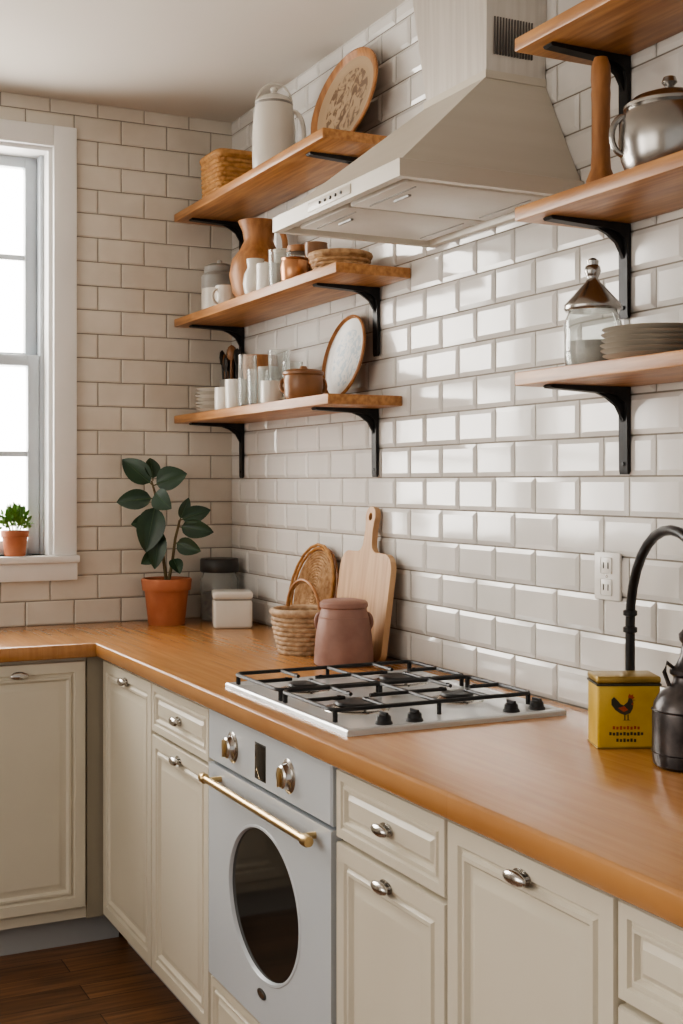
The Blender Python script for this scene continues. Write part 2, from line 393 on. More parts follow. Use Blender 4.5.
for cxn in ((a0, z0), (a1, z0), (a0, z1), (a1, z1)):
    j = min(range(nn), key=lambda k: (outer[k][0] - cxn[0]) ** 2 + (outer[k][1] - cxn[1]) ** 2); outer[j] = cxn
vs = [(p[0], p[1], 0) for p in outer] + [(p[0], p[1], .022) for p in outer]
for e, wv in ((1.05, .022), (1.04, .0235), (1.01, .0235), (1.0, .021), (.99, .014)):
    vs += [(cu + ru * e * math.cos(2 * pi * k / nn), cv + rv * e * math.sin(2 * pi * k / nn), wv) for k in range(nn)]
fs = []
for i in range(6):
    for k in range(nn):
        k2 = (k + 1) % nn; fs.append((i * nn + k, i * nn + k2, (i + 1) * nn + k2, (i + 1) * nn + k))
ov.add(vs, fs, M_oven, MFR)
ov.add([(cu + ru * math.cos(2 * pi * k / nn), cv + rv * math.sin(2 * pi * k / nn), .016) for k in range(nn)], [tuple(range(nn))], M_ovglass, MFR)
ov.add(*lathe_data([(.014, 0), (.014, .003), (.0001, .003)], 24), M_lidblk, MFR @ Matrix.Translation((1.655, .343, .021)) @ Matrix.Diagonal((1.5, .7, 1, 1)))
ov.add(*lathe_data([(.0105, 0), (.0105, .0036), (.0001, .0036)], 24), M_chrome, MFR @ Matrix.Translation((1.655, .343, .021)) @ Matrix.Diagonal((1.6, .5, 1, 1)))
ov.rings(OV0 + .004, .14, OV1 - .004, .274, DR, M_cream, MFR)
for u in (1.494, 1.785):
    T = MFR @ Matrix.Translation((u, .803, .020))
    ov.add(*lathe_data([(.033, 0), (.033, .003), (.029, .005), (.025, .006), (.0235, .008), (.022, .017), (.019, .020), (.0001, .0205)], 32), M_chrome, T)
    ov.add(*lathe_data([(.0105, .0202), (.0105, .0212), (.0001, .0212)], 24), M_brass, T)
    ov.box((-.0028, -.018, .019), (.0028, .018, .026), M_brass, .001, M=T)
ov.box((1.620, .768, .020), (1.672, .836, .0235), M_ovglass, .001, M=MFR)
ov.box((1.617, .765, .019), (1.675, .839, .0225), M_dark, .001, M=MFR)
hz = .722
hp = [(1.40 + .53 * k / 12, hz, .052) for k in range(13)]
ov.tube(hp, .0075, M_brass, 14, M=MFR)
for u in (1.40, 1.93): ov.add(*lathe_data([(.0001, -.014), (.009, -.013), (.011, -.006), (.011, .008), (.0075, .012)], 16), M_brass, MFR @ Matrix.Translation((u, hz, .052)) @ Matrix.Rotation(pi / 2 * (1 if u < 1.6 else -1), 4, 'Y'))
for u in (1.425, 1.905): ov.tube([(u, hz, .020), (u, hz, .050)], .0065, M_brass, 12, M=MFR)
ov.done(30)

# ---------------------------------------------------------------- gas hob
hb = MB('gas_hob', (-.31, -1.675, CT))
X0, X1, Y0, Y1 = -.552, -.078, -1.978, -1.378
MH = frame((0, 0, CT), (1, 0, 0), (0, 1, 0), (0, 0, 1))
hb.rings(X0, Y0, X1, Y1, [(0, .0), (0, .008), (.003, .011), (.014, .011), (.022, .006), (.026, .006)], M_hobw, MH)
for bx in (-.425, -.195):
    for by in (-1.515, -1.765):
        r = .052 if (bx, by) in ((-.425, -1.765), (-.195, -1.515)) else .042
        hb.lathe([(r + .014, .006), (r + .012, .008), (r, .009), (r - .006, .014), (r - .012, .015), (.0001, .015)], (bx, by, CT), M_chrome, 36)
        hb.lathe([(r - .010, .015), (r - .008, .017), (r - .010, .021), (r - .014, .022), (.0001, .0225)], (bx, by, CT), M_black, 36)
zt = CT + .0305
def bar(p, q, r=.0040): hb.tube([p, q], r, M_black, 8)
for y0, y1 in ((-1.392, -1.636), (-1.648, -1.888)):
    xa, xb = -.535, -.095
    cs = [(xa, y0), (xb, y0), (xb, y1), (xa, y1)]
    pts = []
    rr = .02
    for (cx, cy, s0) in ((xa + rr, y1 + rr, pi), (xb - rr, y1 + rr, 1.5 * pi), (xb - rr, y0 - rr, 0), (xa + rr, y0 - rr, .5 * pi)):
        for k in range(5): pts.append((cx + rr * math.cos(s0 + k * pi / 8), cy + rr * math.sin(s0 + k * pi / 8), zt))
    hb.tube(pts, .0042, M_black, 8, closed=True)
    ym = (y0 + y1) / 2
    bar((-.31, y0, zt), (-.31, y1, zt))
    for bx in (-.425, -.195):
        bar((bx, y0, zt), (bx, ym + .028, zt)); bar((bx, y1, zt), (bx, ym - .028, zt))
        ex = xa if bx < -.3 else -.31; fx = -.31 if bx < -.3 else xb
        bar((ex, ym, zt), (bx - .028, ym, zt)); bar((fx, ym, zt), (bx + .028, ym, zt))
        for q in ((bx, ym + .04), (bx, ym - .04), (bx - .04, ym), (bx + .04, ym)):
            bar((q[0], q[1], zt), (q[0], q[1], zt + .005), .004)
    for p in cs: bar((p[0] + (.006 if p[0] < -.3 else -.006), p[1] + (-.006 if p[1] == y0 else .006), CT + .008), (p[0] + (.006 if p[0] < -.3 else -.006), p[1] + (-.006 if p[1] == y0 else .006), zt), .005)
    bar((-.31, y0, CT + .006), (-.31, y0, zt), .0045); bar((-.31, y1, CT + .006), (-.31, y1, zt), .0045)
for kx in (-.45, -.385, -.17, -.11):
    hb.lathe([(.017, .006), (.016, .010), (.014, .012), (.013, .020), (.010, .023), (.0001, .023)], (kx, -1.925, CT), M_black, 24)
    hb.box((kx - .003, -1.938, CT + .018), (kx + .003, -1.912, CT + .028), M_black, .001)
hb.done(35)

# ---------------------------------------------------------------- range hood
hd = MB('range_hood', (-.2, -1.64, 2.1))
hx, ha, hb_ = -.425, -1.345, -1.94
zr0, zr1 = 1.925, 1.962
def rect(x0, x1, y0, y1, z): return [(x0, y0, z), (x1, y0, z), (x1, y1, z), (x0, y1, z)]
xb = -.0072
vs = rect(hx + .012, xb, hb_ + .012, ha - .012, zr1) + rect(hx, xb, hb_, ha, zr1 - .004) + rect(hx, xb, hb_, ha, zr0) + rect(hx + .018, xb - .018, hb_ + .018, ha - .018, zr0) + rect(hx + .022, xb - .022, hb_ + .022, ha - .022, zr0 + .014)
fs = []
for i in range(4):
    for k in range(4):
        k2 = (k + 1) % 4; fs.append((i * 4 + k, i * 4 + k2, (i + 1) * 4 + k2, (i + 1) * 4 + k))
fs.append((16, 17, 18, 19))
hd.add(vs, fs, M_hood)
cx0, cya, cyb, zc = -.152, -1.566, -1.808, 2.185
b4 = rect(hx + .012, xb, hb_ + .012, ha - .012, zr1); t4 = rect(cx0, xb, cyb, cya, zc)
hd.hexa(b4, t4, M_hood)
hd.hexa(rect(cx0 - .004, xb, cyb - .004, cya + .004, zc - .004), rect(cx0 - .004, xb, cyb - .004, cya + .006, zc + .012), M_hood)
hd.hexa(rect(cx0, xb, cyb, cya, zc + .012), rect(cx0 - .004, xb, cyb - .012, cya + .088, CEIL - .001), M_chim)
# narrow vertical louvre slots, thin proud bars with the recess shade painted dark
for k in range(14):
    x = -.135 + k * .0070
    hd.box((x, cyb - .0056, 2.232), (x + .0024, cyb + .004, 2.308), M_slot)
hd.box((hx + .045, hb_ + .05, zr0 + .004), (-.05, -1.648, zr0 + .015), M_filter, .003)
hd.box((hx + .045, -1.638, zr0 + .004), (-.05, ha - .05, zr0 + .015), M_filter, .003)
for y0, y1 in ((hb_ + .075, -1.675), (-1.61, ha - .075)):
    for x in (hx + .075, -.085):
        hd.box((x, y0, zr0 + .002), (x + .003, y1, zr0 + .006), M_greyc)
    hd.tube([(hx + .10, (y0 + y1) / 2 - .03, zr0 + .003), (hx + .10, (y0 + y1) / 2 + .03, zr0 + .003)], .004, M_greyc, 8)
hd.box((hx - .002, -1.74, zr0 + .008), (hx + .004, -1.54, zr0 + .028), M_hood, .001)
for k in range(5): hd.tube([(hx - .001, -1.60 - k * .025, zr0 + .018), (hx - .005, -1.60 - k * .025, zr0 + .018)], .0035, M_lidblk, 12)
hd.done(25)

# ---------------------------------------------------------------- shelves with brackets
def bracket_mesh(mb, y, ztop, drop, depth):
    wd = .0125
    MM = frame((-.0066, y, ztop), (-1, 0, 0), (0, 0, 1), (0, 1, 0))
    th = .008
    mb.poly([(0, 0), (0, -drop + .006), (.003, -drop), (th - .002, -drop), (th, -drop + .008), (th + .001, -.045), (.014, -.028), (.028, -.018), (.05, -.013), (depth, -.007), (depth + .004, -.003), (depth, 0)], -wd, wd, M_black, MM)
    mb.poly([(th * .5, -.075), (th * .5, -.01), (.085, -.008), (.05, -.020), (.026, -.036), (.013, -.058)], -.004, .004, M_black, MM)
    for q in (-.06, -drop + .02):
        mb.tube([(th, q, 0), (th + .0025, q, 0)], .004, M_black, 10, M=MM)
def shelf(y0, y1, zt, bys, drop, depth=.208, th=.026):
    s_ = MB('wooden_shelf', (-depth / 2, (y0 + y1) / 2, zt))
    s_.box((-.0068 - depth, y1, zt - th), (-.0068, y0, zt), M_shelf, .003)
    for by in bys: bracket_mesh(s_, by, zt - th, drop, depth * .86)
    s_.done(30)
shelf(-.03, -1.195, 1.578, (-.114, -1.055), .178)
shelf(-.03, -1.240, 1.893, (-.114, -1.062), .178)
shelf(-.03, -1.165, 2.236, (-.114, -1.02), .178)
shelf(-2.002, -3.1, 1.566, (-2.070, -2.9), .165)
shelf(-2.002, -3.1, 1.874, (-2.070, -2.9), .178)
shelf(-2.002, -3.1, 2.190, (-2.070, -2.9), .178)

# ---------------------------------------------------------------- small object helpers
def ring_pts(r, z, n=48, wob=0, fr=12, ph=0, sx=1, sy=1):
    return [((r + wob * math.sin(fr * 2 * pi * k / n + ph)) * math.cos(2 * pi * k / n) * sx, (r + wob * math.sin(fr * 2 * pi * k / n + ph)) * math.sin(2 * pi * k / n) * sy, z) for k in range(n)]
def basket(name, c, r0, r1, h, m, rows, handle=False, sq=None, rot=0):
    b_ = MB(name, c); T = Matrix.Translation(c) @ Matrix.Rotation(rot, 4, 'Z')
    rt = h / rows / 2 * 1.12
    def shape(r, z, ph, wob=.0022):
        if not sq: return ring_pts(r, z, 64, wob, 16, ph)
        pts = []; n = 64
        for k in range(n):
            t = 2 * pi * k / n; c_, s_ = math.cos(t), math.sin(t); e = 0.28
            q = r + wob * math.sin(16 * t + ph)
            pts.append((q * sq[0] * abs(c_) ** e * (1 if c_ > 0 else -1), q * sq[1] * abs(s_) ** e * (1 if s_ > 0 else -1), z))
        return pts
    for i in range(rows):
        t = (i + .5) / rows; r = r0 + (r1 - r0) * math.sin(t * pi / 2)
        b_.tube(shape(r, t * h, pi * (i % 2)), rt, m, 6, closed=True, M=T)
    b_.tube(shape(r1 + .002, h, 0, 0), rt * 1.4, m, 8, closed=True, M=T)
    if not sq:
        b_.lathe([(.0001, .002), (r0 - .002, .002), (r0 - .002, .006), (.0001, .006)], c, m, 32)
        for k in range(32):
            t = 2 * pi * k / 32
            b_.tube([((r0 + (r1 - r0) * math.sin(j / 4 * pi / 2)) * math.cos(t), (r0 + (r1 - r0) * math.sin(j / 4 * pi / 2)) * math.sin(t), h * j / 4) for j in range(5)], .0018, m, 5, M=T)
    else:
        b_.box((-r0 * sq[0] * .95, -r0 * sq[1] * .95, .001), (r0 * sq[0] * .95, r0 * sq[1] * .95, .006), m, M=T)
        b_.box((-r0 * sq[0] * .97, -r0 * sq[1] * .97, h - .004), (r0 * sq[0] * .97, r0 * sq[1] * .97, h + .006), m, .004, M=T)
    if handle:
        hp = [(0, (r1) * math.cos(pi * k / 16), h + (handle) * math.sin(pi * k / 16)) for k in range(17)]
        b_.tube(hp, .0045, M_brown, 8, M=T)
        b_.tube([(p[0] + .004, p[1], p[2] - .004) for p in hp], .0035, M_wick, 8, M=T)
    b_.done(60)
def vessel(name, c, prof, m, parts=None, seg=40):
    v_ = MB(name, c); v_.lathe(prof, c, m, seg)
    if parts: parts(v_)
    v_.done(40); return v_
def hollow(pr, t=.004):
    inner = [(max(r - t, .001), z) for r, z in reversed(pr)]
    inner[-1] = (inner[-1][0], inner[-1][1] + t)
    return [(.0001, pr[0][1])] + pr + inner + [(.0001, inner[-1][1])]
def ear(mb, c, r, z0, z1, out, ang, m, tr=.005):
    d = Vector((math.cos(ang), math.sin(ang), 0)); pts = []
    for k in range(11):
        t = pi * k / 10
        pts.append(Vector(c) + d * (r - .003 + out * math.sin(t)) + Vector((0, 0, (z0 + z1) / 2 + (z1 - z0) / 2 * math.cos(t))))
    mb.tube(pts, tr, m, 8)

# ---------------------------------------------------------------- left shelves: top
Z3 = 2.236
basket('wicker_box', (-.115, -.29, Z3), .066, .070, .130, M_wicko, 9, sq=(1.0, 1.15))
c = (-.125, -.65, Z3)
def pp(v):
    v.lathe([(.052, .205), (.053, .211), (.044, .222), (.024, .231), (.008, .235), (.007, .241), (.011, .246), (.009, .252), (.0001, .254)], c, M_white)
    ear(v, c, .056, .045, .185, .034, math.radians(-30), M_white, .0065)
    v.lathe([(.0535, .199), (.0550, .203), (.0535, .207)], c, M_greyc)
    v.tube([Vector(c) + Vector((.897, -.4415, 0)) * (.052 * math.cos(pi * k / 14)) + Vector((0, 0, .203 + .062 * math.sin(pi * k / 14))) for k in range(15)], .0032, M_white, 6)
vessel('enamel_pitcher', c, hollow([(.058, 0), (.061, .006), (.0625, .06), (.062, .13), (.058, .175), (.053, .205)]), M_white, pp)
def leaning_plate(name, y, zs, ry, rz, m_rim, m_c, lean, xb, rimw=.18):
    th = lean
    base = Vector((xb, y, zs))
    up = Vector((math.sin(th), 0, math.cos(th))); nrm = Vector((-math.cos(th), 0, math.sin(th))); u = Vector((0, -1, 0))
    ctr = base + up * rz + nrm * .004
    T = frame(ctr, u, up, nrm)
    p = MB(name, ctr); n = 64
    prof = [(.0001, -.003), (.70, -.003), (1.0, .010), (1.0, .015), (.96, .017), (1 - rimw, .008), (.74, .004), (.70, .002), (.0001, .002)]
    vs = []; fa = []; fb = []
    for r, w_ in prof:
        vs += [(ry * r * math.cos(2 * pi * k / n), rz * r * math.sin(2 * pi * k / n), w_) for k in range(n)]
    for i in range(len(prof) - 1):
        for k in range(n):
            k2 = (k + 1) % n; q = (i * n + k, i * n + k2, (i + 1) * n + k2, (i + 1) * n + k)
            (fb if i >= 5 else fa).append(q)
    p.add(vs, fa, m_rim, T); p.add(vs, fb, m_c, T); p.done(50)
leaning_plate('oval_platter', -.965, Z3, .190, .138, M_brown, M_plat, .20, -.072, .15)
# ---------------------------------------------------------------- middle
Z2 = 1.893
c0 = (-.120, -.20, Z2)
vessel('lidded_canister', c0, [(.0001, 0), (.052, 0), (.058, .004), (.058, .080)], M_white,
       lambda v: (v.lathe([(.058, .080), (.059, .084), (.059, .120), (.048, .132), (.050, .135), (.050, .150), (.032, .160), (.008, .163), (.008, .172), (.0001, .175)], c0, M_greyc)))
c1 = (-.102, -.480, Z2)
vessel('wooden_jug', c1, hollow([(.055, 0), (.078, .035), (.088, .085), (.080, .130), (.054, .165), (.044, .187), (.048, .215), (.062, .245)]), M_brown,
       lambda v: ear(v, c1, .066, .10, .22, .036, math.radians(-60), M_brown, .009))
def mug(name, x, y, z, r, h, m, ang=-0.9, handle=True, flare=1.0):
    c = (x, y, z)
    def pt(v):
        if handle: ear(v, c, r, h * .2, h * .82, r * .6, ang, m, .0042)
    vessel(name, c, hollow([(r * .92, 0), (r, .005), (r * (1 + flare) / 2, h * .5), (r * flare, h)], .003), m, pt, 32)
mug('coffee_mug', -.150, -.335, Z2, .034, .070, M_white, 3.4)
cm = (-.172, -.625, Z2)      # small pouring jug
vessel('milk_jug', cm, hollow([(.024, 0), (.032, .010), (.036, .035), (.032, .062), (.023, .080), (.026, .105)], .003), M_white, lambda v: ear(v, cm, .030, .03, .095, .022, math.radians(-40), M_white, .004))
mug('coffee_mug', -.090, -.640, Z2, .034, .135, M_cer2, -.7, False, 1.05)
mug('coffee_mug', -.172, -.725, Z2, .036, .075, M_white, -.5)
cj2 = (-.095, -.760, Z2)
vessel('glass_jar', cj2, hollow([(.034, 0), (.038, .005), (.038, .085), (.030, .100), (.030, .108)], .0025), M_glass,
       lambda v: (v.lathe([(.0001, .108), (.033, .108), (.034, .112), (.034, .126), (.0001, .128)], cj2, M_brown), v.lathe([(.0001, .004), (.033, .004), (.033, .06), (.0001, .062)], cj2, M_jarc)))
mug('drinking_glass', -.175, -.805, Z2, .027, .100, M_glass, 0, False, 1.15)
cp2 = (-.165, -.885, Z2)
vessel('copper_pot', cp2, hollow([(.030, 0), (.036, .008), (.038, .045), (.034, .060), (.037, .066)], .003), M_copper, lambda v: ear(v, cp2, .036, .02, .055, .02, math.radians(-30), M_copper, .004))
mug('brown_cup', -.085, -.850, Z2, .032, .120, M_brownc, -.9)
basket('bread_basket', (-.110, -1.05, Z2), .055, .075, .050, M_wick, 5)
# ---------------------------------------------------------------- bottom
Z1 = 1.578
def stack(name, x, y, z, r, n, dz, mats_):
    p = MB(name, (x, y, z))
    for i in range(n):
        zz = i * dz; k = r * random.uniform(.95, 1.0)
        p.lathe([(.0001, zz), (k * .6, zz), (k * .62, zz + .003), (k * .97, zz + dz * .95), (k, zz + dz * 1.15), (k * .97, zz + dz * 1.2), (k * .6, zz + .006), (.0001, zz + .006)], (x, y, z), mats_[i % len(mats_)], 40)
    p.done(50)
stack('plate_stack', -.140, -.235, Z1, .072, 7, .0105, [M_white, M_cer2])
c2 = (-.052, -.13, Z1)
u_ = MB('utensil_crock', c2)
u_.lathe(hollow([(.036, 0), (.040, .005), (.038, .06), (.040, .115)]), c2, M_greyc)
for k in range(16):
    a = k * 2.4; rr = .008 + .018 * (k % 3) / 2
    b0 = Vector(c2) + Vector((rr * math.cos(a), rr * math.sin(a), .02)); b1 = Vector(c2) + Vector((1.35 * rr * math.cos(a), 1.6 * rr * math.sin(a), .165 + .012 * (k % 4)))
    mm = M_brownc if k % 2 else M_lidblk
    u_.tube([b0, b1], .0042, mm, 6)
    u_.add(*lathe_data([(.0001, -.028), (.010, -.02), (.014, 0), (.011, .018), (.0001, .026)], 12), mm, Matrix.Translation(b1) @ Matrix.Rotation(a, 4, 'Z') @ Matrix.Diagonal((.4, 1, 1, 1)))
u_.done(50)
mug('coffee_mug', -.176, -.395, Z1, .032, .068, M_white, -.8)
c3 = (-.080, -.430, Z1)
vessel('wooden_bowl', c3, hollow([(.030, 0), (.034, .05), (.050, .09), (.058, .13), (.054, .165)]), M_brown)
mug('coffee_mug', -.176, -.490, Z1, .033, .085, M_white, -.6, True, 1.08)
mug('drinking_glass', -.178, -.580, Z1, .026, .15, M_glass, 0, False, 1.05)
mug('coffee_mug', -.105, -.560, Z1, .030, .120, M_cer2, 0, False, 1.0)
mug('drinking_glass', -.110, -.650, Z1, .028, .16, M_glass, 0, False, 1.12)
mug('drinking_glass', -.180, -.665, Z1, .028, .10, M_glass, 0, False, 1.15)
mug('coffee_mug', -.176, -.755, Z1, .031, .062, M_white, -.8)
mug('drinking_glass', -.105, -.735, Z1, .028, .12, M_glass, 0, False, 1.05)
leaning_plate('decorative_plate', -.955, Z1, .118, .116, M_brown, M_pl2, .22, -.064, .07)
c4 = (-.158, -.925, Z1)
def bp(v):
    v.lathe([(.051, .064), (.055, .068), (.055, .074), (.044, .080), (.012, .083), (.009, .090), (.0001, .092)], c4, M_brownc)
    ear(v, c4, .049, .022, .056, .014, math.radians(-26), M_brownc, .005); ear(v, c4, .049, .022, .056, .014, math.radians(154), M_brownc, .005)
vessel('stoneware_pot', c4, [(.0001, 0), (.043, 0), (.051, .012), (.053, .050), (.051, .064)], M_brownc, bp)

# ---------------------------------------------------------------- right shelves
ZR1, ZR2 = 1.566, 1.874
cj = (-.120, -2.115, ZR1)
j = MB('glass_jar', cj)
j.lathe(hollow([(.044, 0), (.050, .006), (.052, .03), (.052, .085), (.044, .105), (.042, .112)], .0025), cj, M_glass)
j.lathe([(.0001, .004), (.044, .004), (.046, .05), (.0001, .052)], cj, M_jarc)
j.lathe([(.0001, .106), (.049, .106), (.052, .110), (.051, .118), (.040, .130), (.024, .148), (.014, .158), (.010, .166), (.012, .171), (.015, .178), (.013, .188), (.010, .190), (.011, .198), (.006, .202), (.0001, .204)], cj, M_silver)
j.done(50)
stack('plate_stack', -.120, -2.285, ZR1, .092, 6, .009, [M_cer2])
ck = (-.118, -2.320, ZR2)
k_ = MB('metal_pot', ck)
k_.lathe([(.0001, 0), (.066, 0), (.070, .004), (.080, .03), (.084, .06), (.081, .090), (.074, .106), (.072, .110), (.076, .112), (.076, .117), (.060, .130), (.035, .139), (.012, .143), (.007, .150), (.013, .157), (.010, .166), (.0001, .168)], ck, M_silver, 48)
ear(k_, ck, .078, .035, .100, .022, math.radians(154), M_silver, .0055)
ear(k_, ck, .078, .035, .100, .022, math.radians(-26), M_silver, .0055)
k_.done(50)
cp = (-.125, -2.145, ZR2)
vessel('pepper_mill', cp, [(.0001, 0), (.025, 0), (.027, .006), (.026, .03), (.018, .05), (.0165, .08), (.0165, .165), (.0175, .185), (.0165, .195), (.018, .21), (.017, .235), (.012, .25), (.0001, .253)], M_brown)

# ---------------------------------------------------------------- counter items
pc = Vector((-.275, -.135, CT))
pl = MB('potted_rubber_plant', pc)
pl.lathe([(.0001, 0), (.056, 0), (.058, .004), (.069, .108), (.076, .109), (.077, .112), (.080, .142), (.077, .146), (.070, .144), (.067, .128), (.0001, .128)], pc, M_terra, 44)
pl.lathe([(.067, .1285), (.04, .134), (.0001, .136)], pc, M_soil, 32)
RV = Vector((.897, -.4415, 0)); FV = Vector((.4415, .897, 0))
def leaf(mb, b0, tip, wid, side, m, curl=.15, vein=M_vein):
    b0 = Vector(b0); tip = Vector(tip); ax = tip - b0; Ln = ax.length; ax.normalize()
    sd = Vector(side); sd = (sd - ax * sd.dot(ax)).normalized(); nr = ax.cross(sd)
    if nr.y > 0: nr = -nr
    n = 10; vs = []; fs = []
    for i in range(n + 1):
        t = i / n; wv = wid * (math.sin(pi * min(1, t * .97 + .02) ** .85) ** .75) if 0 < i < n else .001
        for j_ in range(5):
            s_ = (j_ - 2) / 2
            vs.append(b0 + ax * (Ln * t) + sd * (wv * s_) + nr * (wid * .35 * abs(s_) * (wv / wid) - curl * Ln * (t * t) + .02 * Ln) )
    for i in range(n):
        for j_ in range(4):
            a = i * 5 + j_; fs.append((a, a + 1, a + 6, a + 5))
    mb.add(vs, fs, m)
    mb.tube([b0 + ax * (Ln * t) + nr * (-curl * Ln * t * t + .02 * Ln + .0004) for t in (0, .3, .6, .95)], [.0018, .0013, .001, .0005], vein, 5)
def PV(l, z, d): return pc + RV * l + FV * d + Vector((0, 0, z))
stems = [[(0, .13, 0), (-.01, .22, -.01), (-.018, .33, -.02), (-.035, .42, -.02), (-.045, .455, -.02)],
         [(.005, .13, 0), (.02, .20, -.01), (.03, .27, -.02), (.045, .33, -.025)]]
for st in stems: pl.tube([PV(*p) for p in st], [.006, .005, .0045, .004, .003][:len(st)], M_stem, 8)
leaves = [((-.040, .44, -.02), (-.135, .525, -.03), .037, (.5, 0, .8)), ((-.038, .44, -.02), (.065, .480, -.04), .040, (0, .3, 1)),
          ((-.032, .40, -.03), (-.150, .390, -.05), .033, (0, .2, 1)), ((-.03, .385, -.03), (-.055, .235, -.07), .045, (1, -.3, 0)),
          ((-.018, .33, -.02), (-.10, .32, -.06), .028, (0, .2, 1)), ((-.04, .455, -.02), (-.050, .53, .0), .026, (1, 0, 0)),
          ((.045, .33, -.025), (.140, .365, -.03), .028, (0, .2, 1)), ((.04, .31, -.02), (.150, .295, -.05), .030, (0, .2, 1)),
          ((.028, .26, -.02), (.110, .235, -.05), .028, (0, .2, 1)), ((-.012, .24, -.01), (-.070, .195, -.05), .024, (.3, .2, 1)),
          ((-.035, .42, -.03), (.02, .37, -.08), .034, (.3, 0, 1)), ((.02, .21, -.01), (.05, .17, -.06), .022, (1, 0, .3)),
          ((.045, .33, -.025), (.075, .40, -.03), .018, (1, -.3, .2)), ((-.02, .31, -.02), (-.03, .18, -.05), .030, (1, -.3, 0))]
for a, b_, wd, sd in leaves:
    pl.tube([PV(*a), PV(a[0] + (b_[0] - a[0]) * .12, a[1] + (b_[1] - a[1]) * .12, a[2] + (b_[2] - a[2]) * .12)], .002, M_stem, 6)
    leaf(pl, PV(a[0] + (b_[0] - a[0]) * .1, a[1] + (b_[1] - a[1]) * .1, a[2] + (b_[2] - a[2]) * .1), PV(*b_), wd, sd, M_leafd)
pl.done(60)
cs_ = (-.085, -.105, CT)
def sj(v):
    v.lathe([(.0001, .158), (.060, .158), (.063, .162), (.063, .198), (.060, .202), (.0001, .203)], cs_, M_lidblk)
    v.lathe([(.0001, .006), (.054, .006), (.057, .010), (.057, .095), (.0001, .100)], cs_, M_beans)
vessel('storage_jar', cs_, hollow([(.057, 0), (.062, .006), (.062, .135), (.054, .150), (.054, .159)], .003), M_glass, sj)
cc = Vector((-.115, -.295, CT)); T = Matrix.Translation(cc) @ Matrix.Rotation(-.32, 4, 'Z')
w_ = MB('square_canister', cc)
w_.box((-.060, -.060, 0), (.060, .060, .088), M_white, .010, 4, T); w_.box((-.062, -.062, .090), (.062, .062, .113), M_white, .009, 4, T)
w_.box((-.056, -.056, .086), (.056, .056, .092), M_greyc, M=T); w_.done(50)
basket('handled_basket', (-.165, -.940, CT), .058, .078, .110, M_wickl, 9, handle=.082, rot=.15)
def rattan(name, y, zs, r, lean, xb):
    up = Vector((math.sin(lean), 0, math.cos(lean))); nrm = Vector((-math.cos(lean), 0, math.sin(lean))); u = Vector((0, -1, 0))
    ctr = Vector((xb, y, zs)) + up * (r + .004) + nrm * .006; T = frame(ctr, u, up, nrm)
    p = MB(name, ctr)
    p.add(*lathe_data([(.0001, -.002), (r * .98, -.002), (r * .98, .001), (.0001, .001)], 48), M_brown, T)
    nr = 16
    for i in range(nr):
        rr = r * (1 - i / nr)
        p.tube(ring_pts(rr, .004 + (.012 if i == 0 else 0) + (.007 if i == 1 else 0), 64, .0010, 20, pi * (i % 2)), r / nr * .52, M_wicko if i < 2 else M_wick, 6, closed=True, M=T)
    p.done(60)
rattan('rattan_tray', -.762, CT, .136, .22, -.072)
lean = .13; up = Vector((math.sin(lean), 0, math.cos(lean))); nrm = Vector((-math.cos(lean), 0, math.sin(lean)))
o_ = Vector((-.062, -1.068, CT + .002)); T = frame(o_, (0, -1, 0), up, nrm)
bd = MB('cutting_board', o_)
hw, hh, R = .143, .268, .045
out = []
def arc(cx, cy, r, a0, a1, n=8): return [(cx + r * math.cos(a0 + (a1 - a0) * k / n), cy + r * math.sin(a0 + (a1 - a0) * k / n)) for k in range(n + 1)]
out += arc(-hw + .02, .02, .02, pi, 1.5 * pi) + arc(hw - .02, .02, .02, 1.5 * pi, 2 * pi)
out += arc(hw - R, hh - R, R, 0, pi * .47)
out += arc(.052, hh + .028, .028, 1.5 * pi, pi, 6)
out += [(.021, .325)] + arc(0, .360, .027, -.5, pi + .5, 14) + [(-.021, .325)]
out += arc(-.052, hh + .028, .028, 2 * pi, 1.5 * pi, 6)
out += arc(-hw + R, hh - R, R, pi * .53, pi)
bm = bmesh.new()
hol = arc(0, .360, .010, 0, 2 * pi * 15 / 16, 15)
for loop in (out, hol):
    vv = [bm.verts.new((p[0], p[1], 0)) for p in loop]
    for i in range(len(vv)):
        try: bm.edges.new((vv[i], vv[(i + 1) % len(vv)]))
        except Exception: pass
bmesh.ops.triangle_fill(bm, edges=list(bm.edges), use_beauty=True)
ret = bmesh.ops.extrude_face_region(bm, geom=list(bm.faces))
bmesh.ops.translate(bm, vec=(0, 0, .016), verts=[g for g in ret['geom'] if isinstance(g, bmesh.types.BMVert)])
bd.bm(bm, M_board, T); bd.done(40)
cq = (-.160, -1.172, CT)
def ck_(v):
    v.lathe([(.056, .139), (.060, .143), (.060, .153), (.054, .158), (.030, .162), (.0001, .163)], cq, M_pot)
    v.lathe([(.0605, .112), (.063, .114), (.063, .118), (.0605, .120)], cq, M_pot)
    ear(v, cq, .060, .085, .125, .012, math.radians(-26), M_pot, .005); ear(v, cq, .060, .085, .125, .012, math.radians(154), M_pot, .005)
vessel('stoneware_crock', cq, [(.0001, 0), (.070, 0), (.074, .004), (.074, .02), (.070, .07), (.063, .115), (.058, .130), (.056, .140)], M_pot, ck_, 48)

